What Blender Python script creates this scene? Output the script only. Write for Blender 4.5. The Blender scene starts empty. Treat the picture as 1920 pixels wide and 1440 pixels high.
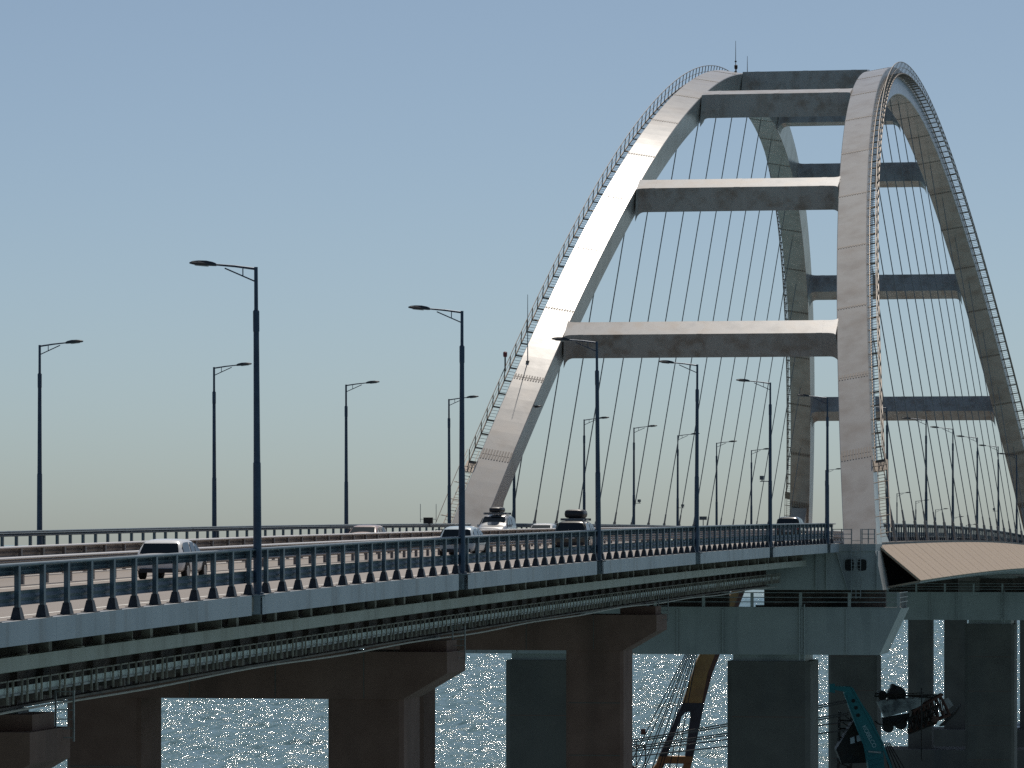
import bpy, math, random
import numpy as np
from mathutils import Vector, Matrix

random.seed(7)
rng = np.random.default_rng(11)
sc = bpy.context.scene
R = math.radians

# ------------------------------------------------------------------ camera, sky, sun, exposure
CAM = Vector((44.92, -313.82, 0.0))
TH = R(10.0734)
cd = bpy.data.cameras.new('camera'); cam = bpy.data.objects.new('camera', cd)
sc.collection.objects.link(cam); sc.camera = cam
cam.location = CAM; cam.rotation_euler = (R(90), 0, TH)
cd.sensor_width = 36; cd.lens = 8200 / 1920 * 36
cd.shift_y = (1014.1 - 720) / 1920
cd.clip_start = 1; cd.clip_end = 60000

SUN_EL, SUN_AZ = R(57), R(1)          # azimuth from +Y (the bridge axis) towards +X
w = bpy.data.worlds.new('World'); sc.world = w; w.use_nodes = True
nt = w.node_tree; bg = nt.nodes['Background']
sky = nt.nodes.new('ShaderNodeTexSky'); sky.sky_type = 'NISHITA'; sky.sun_disc = False
sky.sun_elevation = SUN_EL; sky.sun_rotation = SUN_AZ
sky.altitude = 0; sky.air_density = 0.5; sky.dust_density = 1.0; sky.ozone_density = 3.0
wb = nt.nodes.new('ShaderNodeMix'); wb.data_type = 'RGBA'; wb.blend_type = 'MULTIPLY'; wb.inputs[0].default_value = 1
wb.inputs[7].default_value = (.935, 1.05, 1.0, 1)      # white balance of the whole sky
nt.links.new(sky.outputs[0], wb.inputs[6]); hs = nt.nodes.new('ShaderNodeHueSaturation'); hs.inputs['Saturation'].default_value = .88
nt.links.new(wb.outputs[2], hs.inputs['Color']); nt.links.new(hs.outputs[0], bg.inputs[0]); bg.inputs[1].default_value = 0.076

sd = bpy.data.lights.new('sun', 'SUN'); sd.energy = 3.6; sd.angle = R(0.53); sd.color = (1, .92, .82)
sun = bpy.data.objects.new('sun', sd); sc.collection.objects.link(sun)
sdir = Vector((math.sin(SUN_AZ) * math.cos(SUN_EL), math.cos(SUN_AZ) * math.cos(SUN_EL), math.sin(SUN_EL)))
sun.rotation_euler = (-sdir).to_track_quat('-Z', 'Y').to_euler()
sun.location = (0, 100, 200)

vs = sc.view_settings
vs.view_transform = 'Standard'; vs.look = 'None'; vs.exposure = 0.0; vs.gamma = 1; vs.use_curve_mapping = False
sc.cycles.max_bounces = 6; sc.cycles.sample_clamp_indirect = 2; sc.cycles.caustics_reflective = False; sc.cycles.caustics_refractive = False
sc.cycles.use_denoising = False

# ------------------------------------------------------------------ helpers
C = sc.collection

class MB:
    def __init__(s): s.v = []; s.f = []
    def add(s, vs_, fs):
        o = len(s.v); s.v += [tuple(p) for p in vs_]; s.f += [tuple(i + o for i in f) for f in fs]; return s
    def box(s, x0, x1, y0, y1, z0, z1):
        return s.add([(x0,y0,z0),(x1,y0,z0),(x1,y1,z0),(x0,y1,z0),(x0,y0,z1),(x1,y0,z1),(x1,y1,z1),(x0,y1,z1)],
                     [(0,3,2,1),(4,5,6,7),(0,1,5,4),(1,2,6,5),(2,3,7,6),(3,0,4,7)])
    def bar(s, a, b, w_, h_, up=(0,0,1)):
        a = Vector(a); b = Vector(b); t = (b - a).normalized(); up = Vector(up)
        sx = t.cross(up)
        if sx.length < 1e-4: sx = t.cross(Vector((1,0,0)))
        sx.normalize(); u = sx.cross(t).normalized()
        p = []
        for q in (a, b):
            for i, j in ((-1,-1),(1,-1),(1,1),(-1,1)): p.append(q + sx*(i*w_/2) + u*(j*h_/2))
        return s.add(p, [(0,1,2,3),(7,6,5,4),(0,4,5,1),(1,5,6,2),(2,6,7,3),(3,7,4,0)])
    def tube(s, pts, r, n=8, cap=True):
        pts = [Vector(p) for p in pts]; m = len(pts)
        rr = r if isinstance(r, (list, tuple)) else [r]*m
        vs_ = []; fs = []; ref = None
        for i, p in enumerate(pts):
            t = (pts[min(i+1,m-1)] - pts[max(i-1,0)]).normalized()
            if ref is None:
                ref = t.cross(Vector((0,0,1)))
                if ref.length < 1e-3: ref = t.cross(Vector((1,0,0)))
            ref = (ref - t*ref.dot(t)).normalized(); q = t.cross(ref)
            for k in range(n):
                a = 2*math.pi*k/n
                vs_.append(p + (ref*math.cos(a) + q*math.sin(a))*rr[i])
        for i in range(m-1):
            for k in range(n):
                fs.append((i*n+k, i*n+(k+1)%n, (i+1)*n+(k+1)%n, (i+1)*n+k))
        if cap: fs += [tuple(range(n-1,-1,-1)), tuple((m-1)*n+k for k in range(n))]
        return s.add(vs_, fs)
    def rings(s, rings, cap=True):
        n = len(rings[0]); vs_ = [p for r in rings for p in r]; fs = []
        for i in range(len(rings)-1):
            for k in range(n): fs.append((i*n+k, i*n+(k+1)%n, (i+1)*n+(k+1)%n, (i+1)*n+k))
        if cap: fs += [tuple(range(n-1,-1,-1)), tuple((len(rings)-1)*n+k for k in range(n))]
        return s.add(vs_, fs)
    def prism(s, poly, y0, y1):            # poly in (x, z), extruded along y
        return s.rings([[(x, y0, z) for x, z in poly], [(x, y1, z) for x, z in poly]])
    def build(s, name, mat, parent=None, smooth=False, loc=None):
        me = bpy.data.meshes.new(name); me.from_pydata(s.v, [], s.f); me.update()
        import bmesh
        bm = bmesh.new(); bm.from_mesh(me); bmesh.ops.recalc_face_normals(bm, faces=bm.faces); bm.to_mesh(me); bm.free()
        if smooth:
            me.polygons.foreach_set('use_smooth', [True]*len(me.polygons))
        me.materials.append(mat)
        o = bpy.data.objects.new(name, me); C.objects.link(o)
        if parent is not None: o.parent = parent
        if loc is not None: o.location = loc
        return o

def tag(o, label=None, cat=None, group=None, kind=None):
    if label: o['label'] = label
    if cat: o['category'] = cat
    if group: o['group'] = group
    if kind: o['kind'] = kind
    return o
def empty(name, loc=(0,0,0), rz=0):
    o = bpy.data.objects.new(name, None); C.objects.link(o); o.location = loc; o.rotation_euler = (0,0,rz); o.empty_display_size = .5; return o
def copy_tree(o, parent=None):
    c = o.copy(); C.objects.link(c); c.parent = parent
    for ch in list(o.children): copy_tree(ch, c)
    return c
def dup(o, parent, loc):
    c = o.copy(); C.objects.link(c); c.parent = parent; c.location = loc; return c

def road(y):
    return -2.3e-5*(y-90)**2 if y < 90 else -4.5e-5*(y-90)**2
def stations(y0, y1, step=6.0):
    n = max(1, int(round((y1-y0)/step))); return [y0 + (y1-y0)*i/n for i in range(n+1)]
def sweep(mb, poly, y0, y1, step=8.0):
    return mb.rings([[(x, y, z + road(y)) for x, z in poly] for y in stations(y0, y1, step)])

# ------------------------------------------------------------------ materials
def mat(name, col, rough=.6, metal=0.0, col2=None, scale=1.0, lo=.4, hi=.65, bump=0.0, bscale=None, stretch=(1,1,1), spec=.5, streak=None, coat=0):
    m = bpy.data.materials.new(name); m.use_nodes = True; t = m.node_tree; N = t.nodes; L = t.links
    b = N['Principled BSDF']; b.inputs['Base Color'].default_value = (*col, 1); b.inputs['Roughness'].default_value = rough
    b.inputs['Metallic'].default_value = metal; b.inputs['Specular IOR Level'].default_value = spec
    if coat: b.inputs['Coat Weight'].default_value = coat; b.inputs['Coat Roughness'].default_value = .05
    g = N.new('ShaderNodeNewGeometry'); mp = N.new('ShaderNodeMapping'); L.new(g.outputs['Position'], mp.inputs[0]); mp.inputs['Scale'].default_value = stretch
    cur = None
    if col2:
        n = N.new('ShaderNodeTexNoise'); n.inputs['Scale'].default_value = scale; n.inputs['Detail'].default_value = 7; n.inputs['Roughness'].default_value = .62
        L.new(mp.outputs[0], n.inputs['Vector'])
        r = N.new('ShaderNodeMapRange'); r.inputs[1].default_value = lo; r.inputs[2].default_value = hi; L.new(n.outputs[0], r.inputs[0])
        x = N.new('ShaderNodeMix'); x.data_type = 'RGBA'; x.inputs[6].default_value = (*col,1); x.inputs[7].default_value = (*col2,1)
        L.new(r.outputs[0], x.inputs[0]); cur = x.outputs[2]
        rr = N.new('ShaderNodeMapRange'); rr.inputs[3].default_value = max(.05, rough-.05); rr.inputs[4].default_value = min(1, rough+.06); L.new(n.outputs[0], rr.inputs[0]); L.new(rr.outputs[0], b.inputs['Roughness'])
    if streak:                                # dirt runs: noise stretched along z
        scol, sscale, amt = streak
        mp2 = N.new('ShaderNodeMapping'); L.new(g.outputs['Position'], mp2.inputs[0]); mp2.inputs['Scale'].default_value = (1,1,.09)
        n2 = N.new('ShaderNodeTexNoise'); n2.inputs['Scale'].default_value = sscale; n2.inputs['Detail'].default_value = 5; L.new(mp2.outputs[0], n2.inputs['Vector'])
        r2 = N.new('ShaderNodeMapRange'); r2.inputs[1].default_value = .52; r2.inputs[2].default_value = .75; r2.inputs[4].default_value = amt; L.new(n2.outputs[0], r2.inputs[0])
        x2 = N.new('ShaderNodeMix'); x2.data_type = 'RGBA'; x2.inputs[7].default_value = (*scol,1)
        if cur: L.new(cur, x2.inputs[6])
        else: x2.inputs[6].default_value = (*col,1)
        L.new(r2.outputs[0], x2.inputs[0]); cur = x2.outputs[2]
    if cur: L.new(cur, b.inputs['Base Color'])
    if bump:
        nb = N.new('ShaderNodeTexNoise'); nb.inputs['Scale'].default_value = bscale or scale*3; nb.inputs['Detail'].default_value = 5
        L.new(mp.outputs[0], nb.inputs['Vector'])
        bp = N.new('ShaderNodeBump'); bp.inputs['Strength'].default_value = bump; bp.inputs['Distance'].default_value = .05
        L.new(nb.outputs[0], bp.inputs['Height']); L.new(bp.outputs[0], b.inputs['Normal'])
    return m

M = {}
M['rib'] = mat('rib_paint', (.375,.365,.35), .25, 0, (.26,.235,.215), .5, .45, .75, bump=.06, bscale=.9, streak=((.17,.135,.11),.5,.5))
M['splice'] = mat('splice_steel', (.17,.145,.13), .6, 0, (.1,.085,.075), 6)
M['beam'] = mat('crossbeam_paint', (.38,.375,.37), .27, 0, (.25,.215,.19), .7, .47, .66, bump=.05, bscale=.8, streak=((.22,.18,.15),.7,.5))
M['fairing'] = mat('fairing_paint', (.40,.305,.212), .55, 0, (.33,.25,.172), .6, .4, .7, stretch=(.3,2.5,.3), streak=((.3,.23,.19),1.2,.3))
M['fairunder'] = mat('fairing_soffit', (.30,.31,.30), .55, 0, (.24,.24,.23), .5)
M['cap'] = mat('pier_steel_paint', (.43,.415,.385), .5, 0, (.36,.345,.32), .3, .4, .7, streak=((.17,.18,.18),.8,.5))
M['concbrown'] = mat('pier_concrete', (.25,.13,.095), .9, 0, (.17,.082,.058), .35, .38, .68, bump=.25, bscale=4, streak=((.10,.055,.04),.5,.6))
M['concgrey'] = mat('arch_pier_concrete', (.165,.138,.115), .9, 0, (.12,.10,.085), .3, .38, .68, bump=.25, bscale=4, streak=((.1,.095,.09),.4,.6))
M['fascia'] = mat('edge_panel_steel', (.36,.385,.405), .45, .1, (.30,.322,.34), .5, .4, .7, streak=((.16,.15,.14),1.6,.55))
M['green'] = mat('girder_green_paint', (.52,.47,.40), .55, 0, (.44,.385,.31), .6, .4, .7, streak=((.2,.18,.14),1.5,.5))
M['kick'] = mat('kick_board_paint', (.78,.76,.70), .6, 0, (.6,.57,.5), 2)
M['pipe'] = mat('service_pipe_paint', (.62,.50,.42), .5, 0, (.5,.4,.33), 1)
M['web'] = mat('girder_web_paint', (.24,.165,.13), .7, 0, (.1,.08,.068), .8, .4, .65, streak=((.07,.05,.04),1.5,.6))
M['bracket'] = mat('bracket_paint', (.42,.34,.27), .65, 0, (.2,.16,.13), 2)
M['gang'] = mat('gangway_steel', (.45,.42,.39), .55, .2, (.22,.2,.19), 1.5)
M['slab'] = mat('deck_slab_steel', (.19,.165,.145), .75, 0, (.13,.11,.09), 1)
M['asphalt'] = mat('asphalt', (.20,.165,.138), .6, 0, (.16,.132,.11), .25, .35, .7, bump=.12, bscale=25, stretch=(1,.15,1))
M['white'] = mat('road_paint', (.75,.74,.7), .6, 0, (.55,.53,.5), 3)
M['galv'] = mat('galvanised_steel', (.115,.155,.18), .42, .35, (.075,.105,.125), 1.5, .35, .7)
M['galvdark'] = mat('galvanised_base', (.05,.052,.06), .5, .3, (.03,.034,.04), 4)
M['medtop_lit'] = mat('median_top_rail_glint', (.62,.58,.54), .3, .3)  # paler than the rail steel: sunlit line along the top painted in
M['medrail'] = mat('median_rail_steel', (.24,.225,.22), .4, .3, (.22,.2,.19), 1.5)
M['pole'] = mat('lamp_pole_paint', (.055,.085,.13), .45, .3, (.04,.06,.095), 2)
M['head'] = mat('lamp_head', (.05,.055,.065), .4, .3)
M['lens'] = mat('lamp_lens', (.35,.37,.38), .25)
M['cable'] = mat('hanger_cable', (.22,.22,.22), .5, .2)
M['sleeve'] = mat('anchor_sleeve', (.33,.30,.28), .5, .2, (.25,.22,.2), 2)
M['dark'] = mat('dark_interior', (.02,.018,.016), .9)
M['rail'] = mat('handrail_steel', (.34,.34,.33), .4, .3, (.24,.22,.2), 2)
M['catwalk'] = mat('catwalk_steel', (.20,.165,.14), .55, .2, (.3,.25,.2), 2)
M['carwhite'] = mat('car_paint_white', (.84,.84,.83), .25, coat=.6)
M['carblue'] = mat('car_paint_pale_blue', (.55,.66,.72), .25, coat=.6)
M['carsilver'] = mat('car_paint_silver', (.5,.5,.5), .28, .5, coat=.6)
M['carolive'] = mat('car_paint_dark_olive', (.075,.08,.065), .28, coat=.6)
M['carpink'] = mat('car_paint_rose', (.5,.38,.34), .28, coat=.6)
M['carblack'] = mat('car_paint_black', (.015,.016,.018), .22, coat=.6)
M['glass'] = mat('car_glass', (.012,.018,.018), .06, spec=.8)
M['tyre'] = mat('tyre_rubber', (.014,.014,.014), .85)
M['alloy'] = mat('wheel_rim', (.4,.4,.4), .35, .8)
M['redlens'] = mat('tail_lens', (.35,.02,.015), .2)
M['clear'] = mat('head_lens', (.6,.62,.65), .12)
M['plastic'] = mat('black_plastic', (.018,.02,.025), .45, bump=.05, bscale=8)
M['orange'] = mat('crane_orange', (.36,.19,.055), .55, 0, (.26,.13,.05), .4, .4, .7)
M['cranedark'] = mat('crane_dark_band', (.045,.04,.05), .6, 0, (.03,.028,.03), .5)
M['teal'] = mat('crane_teal', (.012,.17,.18), .5, 0, (.01,.14,.16), .5, .4, .7)
M['machine'] = mat('machinery_black', (.022,.018,.016), .6, .2, (.05,.03,.02), 1.0)
M['machgrey'] = mat('machinery_grey', (.40,.39,.36), .6, 0, (.1,.1,.1), .8)
M['rust'] = mat('rusty_lattice', (.14,.055,.035), .75, 0, (.08,.04,.03), 2)
M['letters'] = mat('faded_letters', (.42,.55,.56), .6)
M['signblue'] = mat('sign_blue', (.02,.09,.32), .4)
M['signgrey'] = mat('sign_back', (.12,.13,.14), .5, .3)
M['beacon'] = mat('beacon_red', (.2,.03,.03), .4)

# ------------------------------------------------------------------ sea
SEA = -38.0
def make_sea():
    def axis(a, b, step, far_lo, far_hi):
        c = list(np.arange(a, b, step)); s = step
        lo = []; x = a
        while x > far_lo: s *= 1.35; x -= s; lo.append(x)
        s = step; hi = []; x = c[-1]
        while x < far_hi: s *= 1.35; x += s; hi.append(x)
        return np.array(lo[::-1] + c + hi)
    xs = axis(-350, 10, 1.0, -26000, 26000); ys = []; y = 380.0
    while y < 2600: ys.append(y); y += .82 + max(0, (y-1000)/1600)*1.6
    lo = []; st = 1.; x = 380.
    while x > -6000: st *= 1.35; x -= st; lo.append(x)
    st = 3.; x = y
    while x < 45000: ys.append(x); st *= 1.3; x += st
    ys = np.array(lo[::-1] + ys)
    X, Y = np.meshgrid(xs, ys)
    Z = np.zeros_like(X)
    r = np.random.default_rng(3)
    for i in range(46):
        lam = 2.4 * (12/2.4)**r.random(); k = 2*math.pi/lam
        a = R(-70) + r.normal()*R(38)
        amp = .0105*lam*(.6+.8*r.random())*min(1, (6/lam)**.4)
        Z += amp*np.sin(k*(X*math.cos(a)+Y*math.sin(a)) + r.random()*6.283)
    Z = np.where(Z > 0, Z*1.25, Z*.8)
    fx = np.clip((X+355)/20,0,1)*np.clip((14-X)/20,0,1)*np.clip((Y-370)/20,0,1)*np.clip((2650-Y)/200,0,1)
    Z = Z*fx + SEA
    nx, ny = len(xs), len(ys)
    co = np.stack([X,Y,Z],-1).reshape(-1,3).astype(np.float32)
    i = np.arange(nx*ny).reshape(ny,nx)
    q = np.stack([i[:-1,:-1], i[:-1,1:], i[1:,1:], i[1:,:-1]],-1).reshape(-1,4).astype(np.int32)
    me = bpy.data.meshes.new('sea')
    me.vertices.add(len(co)); me.vertices.foreach_set('co', co.ravel())
    me.loops.add(q.size); me.loops.foreach_set('vertex_index', q.ravel())
    me.polygons.add(len(q)); me.polygons.foreach_set('loop_start', np.arange(0,q.size,4,dtype=np.int32))
    me.polygons.foreach_set('use_smooth', np.ones(len(q),dtype=bool))
    me.update(calc_edges=True)
    m = bpy.data.materials.new('sea_water'); m.use_nodes = True; N = m.node_tree.nodes; L = m.node_tree.links
    b = N['Principled BSDF']; b.inputs['Base Color'].default_value = (.115,.205,.23,1); b.inputs['Roughness'].default_value = .09
    b.inputs['IOR'].default_value = 1.33
    g = N.new('ShaderNodeNewGeometry')
    n1 = N.new('ShaderNodeTexNoise'); n1.inputs['Scale'].default_value = 1.45; n1.inputs['Detail'].default_value = 3; n1.inputs['Roughness'].default_value = .6
    L.new(g.outputs['Position'], n1.inputs['Vector'])
    bp = N.new('ShaderNodeBump'); bp.inputs['Strength'].default_value = 1; bp.inputs['Distance'].default_value = .48
    mp = N.new('ShaderNodeMapping'); mp.inputs['Scale'].default_value = (.03,.012,1); L.new(g.outputs['Position'], mp.inputs[0])
    n2 = N.new('ShaderNodeTexNoise'); n2.inputs['Scale'].default_value = 1; n2.inputs['Detail'].default_value = 3; L.new(mp.outputs[0], n2.inputs['Vector'])
    mr = N.new('ShaderNodeMapRange'); mr.inputs[1].default_value = .35; mr.inputs[2].default_value = .65; mr.inputs[3].default_value = .20; mr.inputs[4].default_value = .35
    L.new(n2.outputs[0], mr.inputs[0]); L.new(mr.outputs[0], bp.inputs['Distance'])      # gusts: calmer and rougher patches
    L.new(n1.outputs[0], bp.inputs['Height']); L.new(bp.outputs[0], b.inputs['Normal'])
    me.materials.append(m)
    o = bpy.data.objects.new('sea', me); C.objects.link(o)
    tag(o, 'rippled grey-blue sea glittering in the sun', kind='structure')
make_sea()

# ------------------------------------------------------------------ road surface
Y_NEAR, Y_FAR = -236.0, 620.0
ro = empty('road'); tag(ro, 'pale asphalt carriageways running over the bridge', kind='structure')
sweep(MB(), [(-13.05,-.03),(13.05,-.03),(13.05,0),(-13.05,0)], Y_NEAR, Y_FAR, 6).build('asphalt_surface', M['asphalt'], ro)
for x in (12.05, 2.75, -3.2, -12.05):
    sweep(MB(), [(x-.08,.001),(x+.08,.001),(x+.08,.005),(x-.08,.005)], Y_NEAR, Y_FAR, 6).build('edge_line', M['white'], ro)
for x in (7.4, -7.6):
    for y in np.arange(-230, 330, 12.0):
        mb = MB(); mb.rings([[(x-.08,yy,road(yy)+.001),(x+.08,yy,road(yy)+.001),(x+.08,yy,road(yy)+.006),(x-.08,yy,road(yy)+.006)] for yy in (y, y+4)])
        mb.build('lane_dash', M['white'], ro)

# ------------------------------------------------------------------ approach viaduct (near side)
LSP = 34.175
LY = [-181.03 + LSP*i for i in range(-2, 6)]     # lamp stations along the approach

def viaduct(name, label, y0, y1, detail, lamps):
    v = empty(name, (0, y0, road(y0))); tag(v, label, 'viaduct')
    inv = Vector((0, -y0, -road(y0)))
    def put(mb, nm, m, kind=None):
        o = mb.build(nm, m, v); o.location = inv
        if kind: o['kind'] = kind
        return o
    put(sweep(MB(), [(-13.08,-.035),(-13.08,-.36),(-9,-.6),(9,-.6),(13.08,-.36),(13.08,-.035)], y0, y1), 'deck_slab', M['slab'])
    for sgn in (1, -1):
        cuts = [y0] + [y for y in lamps if y0+2 < y < y1-1] + [y1]
        for a, b in zip(cuts[:-1], cuts[1:]):
            e = b - 1.35 if b != y1 else b
            P = [(13.12*sgn,.02),(13.42*sgn,.02),(13.42*sgn,-.6),(13.3*sgn,-.6),(13.3*sgn,-.05),(13.12*sgn,-.05)]
            # a long edge panel; joints every ~11 m
            n = max(1, round((e-a-.25)/11.2)); L_ = (e-a-.25)/n
            for k in range(n):
                ya = a+.25+k*L_; put(sweep(MB(), P, ya, ya+L_-.012, 4), 'edge_panel', M['fascia'])
        put(sweep(MB(), [(13.09*sgn,-.06),(13.2*sgn,-.06),(13.2*sgn,-.52),(13.09*sgn,-.52)], y0, y1), 'edge_backing', M['bracket'])
        # dark inner web that carries the cantilever, then the green edge beam
        put(sweep(MB(), [(9.9*sgn,-.55),(10*sgn,-.55),(10*sgn,-1.5),(9.9*sgn,-1.5)], y0, y1), 'inner_web', M['web'])
        put(sweep(MB(), [(10.75*sgn,-1.19),(11.1*sgn,-1.19),(11.1*sgn,-1.57),(11.04*sgn,-1.6),(10.0*sgn,-1.6),(10.0*sgn,-1.5),(10.75*sgn,-1.5)], y0, y1), 'edge_beam', M['green'])
        put(sweep(MB(), [(8.12*sgn,-.58),(8.22*sgn,-.58),(8.22*sgn,-2.98),(8.12*sgn,-2.98)], y0, y1), 'main_web', M['web'])
        put(sweep(MB(), [(7.85*sgn,-2.98),(8.5*sgn,-2.98),(8.5*sgn,-3.05),(7.85*sgn,-3.05)], y0, y1), 'bottom_flange', M['web'])
        if sgn < 0 or not detail: continue
        # brackets between slab and edge beam
        for i, y in enumerate(np.arange(y0+1.2, y1-1, 2.75)):
            mb = MB(); z = road(y)
            if i % 2 == 0:
                mb.box(10.72, 11.0, y-.16, y+.16, z-1.19, z-.46)
            else:
                mb.box(10.02, 11.14, y-.03, y+.03, z-1.19, z-.46); mb.box(10.95, 11.2, y-.25, y+.05, z-1.17, z-1.14)
            put(mb, 'bracket', M['bracket'])
            # web stiffener
            put(MB().box(8.22, 8.42, y-.03, y+.03, z-2.97, z-.6), 'web_stiffener', M['web'])
        # inspection gangway
        put(sweep(MB(), [(8.45,-2.56),(9.25,-2.56),(9.25,-2.50),(8.45,-2.50)], y0, y1), 'gangway_floor', M['gang'])
        put(sweep(MB(), [(9.18,-2.50),(9.2,-2.50),(9.2,-2.31),(9.18,-2.31)], y0, y1), 'kick_board', M['kick'])
        mb = MB()
        for zz in (-2.12,):
            mb.rings([[(9.24,y,road(y)+zz-.02),(9.28,y,road(y)+zz-.02),(9.28,y,road(y)+zz+.02),(9.24,y,road(y)+zz+.02)] for y in stations(y0,y1,8)])
        put(mb, 'gangway_handrail', M['bracket'])
        mb = MB(); y = y0+.5
        while y < y1:
            z = road(y); mb.box(9.255, 9.31, y-.03, y+.03, z-2.78, z-2.10); y += random.choice((.9,.9,.92,1.0,.55)) 
        put(mb, 'gangway_railing_posts', M['bracket'], 'stuff')
        mb = MB()
        for y in np.arange(y0+1.2, y1, 3.1): mb.box(8.2, 9.3, y-.05, y+.05, road(y)-2.8, road(y)-2.57)
        put(mb, 'gangway_supports', M['web'], 'stuff')
        # service pipe slung below the girder
        pts = []
        for y in np.arange(y0, y1+.1, 3.0):
            pts.append((9.15, y, road(y)-3.03 + .035*math.sin(y*.22) + .03*math.sin(y*.071+1)))
        put(MB().tube(pts, .035, 6), 'service_pipe', M['pipe'])
        for y in (-189.5, -127.5, -64.5):   # hatch ladders hanging at the piers
            mb = MB(); z = road(y)
            for xx in (9.2, 9.75): mb.box(xx-.025, xx+.025, y-.025, y+.025, z-4.1, z-2.6)
            for q in range(6): mb.box(9.2, 9.75, y-.015, y+.015, z-4.0+q*.27, z-3.97+q*.27)
            put(mb, 'hatch_ladder', M['rail'])
    return v
viaduct('approach_viaduct', 'long approach viaduct with blue-grey edge panels and green side beam in the foreground', -236, -3.6, True, LY)
viaduct('far_viaduct', 'distant viaduct continuing behind the far end of the arch span', 230.5, 620, False, [239.4+LSP*i for i in range(12)])

# ------------------------------------------------------------------ piers
def approach_pier(y, label, foot=None, m='concbrown'):
    z0 = road(y+2)
    p = empty('bridge_pier', (0, y, SEA-2)); tag(p, label, 'pier', 'concrete piers of the approach viaducts')
    def put(mb, nm, m): o = mb.build(nm, m, p); o.location = (0, -y, -(SEA-2)); return o
    t, e, b = z0-3.67, z0-4.58, z0-5.71
    put(MB().prism([(-9.44,t),(9.44,t),(9.44,e),(7.5,b),(-7.5,b),(-9.44,e)], y, y+4.2), 'cap_beam', M[m])
    for xx in (-5.8,-1.9,1.9,5.8): put(MB().box(xx-.02,xx+.02,y-.012,y-.002,b+.05,t-.05), 'formwork_joint', M['concgrey'])
    for s in (1,-1):
        n = 4; x0, x1 = (4.16,7.48) if s > 0 else (-7.48,-4.16)
        ch = .18
        poly = [(x0+ch,y+.2),(x1-ch,y+.2),(x1,y+.2+ch),(x1,y+4-ch),(x1-ch,y+4),(x0+ch,y+4),(x0,y+4-ch),(x0,y+.2+ch)]
        put(MB().rings([[(a,c,zz) for a,c in poly] for zz in (SEA-2, b-.004)]), 'column', M[m])
        for zz in np.arange(b-3.0, SEA, -3.0):
            put(MB().box(x0+ch, x1-ch, y+.186, y+.196, zz-.025, zz+.025), 'lift_joint', M['concgrey'])
        put(MB().box(8.2*s-1.0, 8.2*s+1.05, y+.9, y+3.2, t+.004, z0-3.2), 'bearing_plinth', M[m])
        put(MB().box(8.2*s-.45, 8.2*s+.45, y+1.5, y+2.6, z0-3.2, z0-3.052), 'bearing', M['machgrey'])
    if foot: put(MB().box(-11,11,y-3,y+7,SEA-2,foot), 'pile_cap', M['concgrey'])
approach_pier(-193, 'brown concrete pier cut off at the lower left corner of the picture')
approach_pier(-130, 'twin-column brown pier framing the open stretch of sea at lower left')
approach_pier(-67, 'brown pier just left of the orange crane, in front of the arch pier')
approach_pier(297, 'narrow dark far pier right of the teal crane, first beyond the arch', -29, 'concgrey')
approach_pier(362, 'far pier column, second beyond the arch span', -29, 'concgrey')

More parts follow.
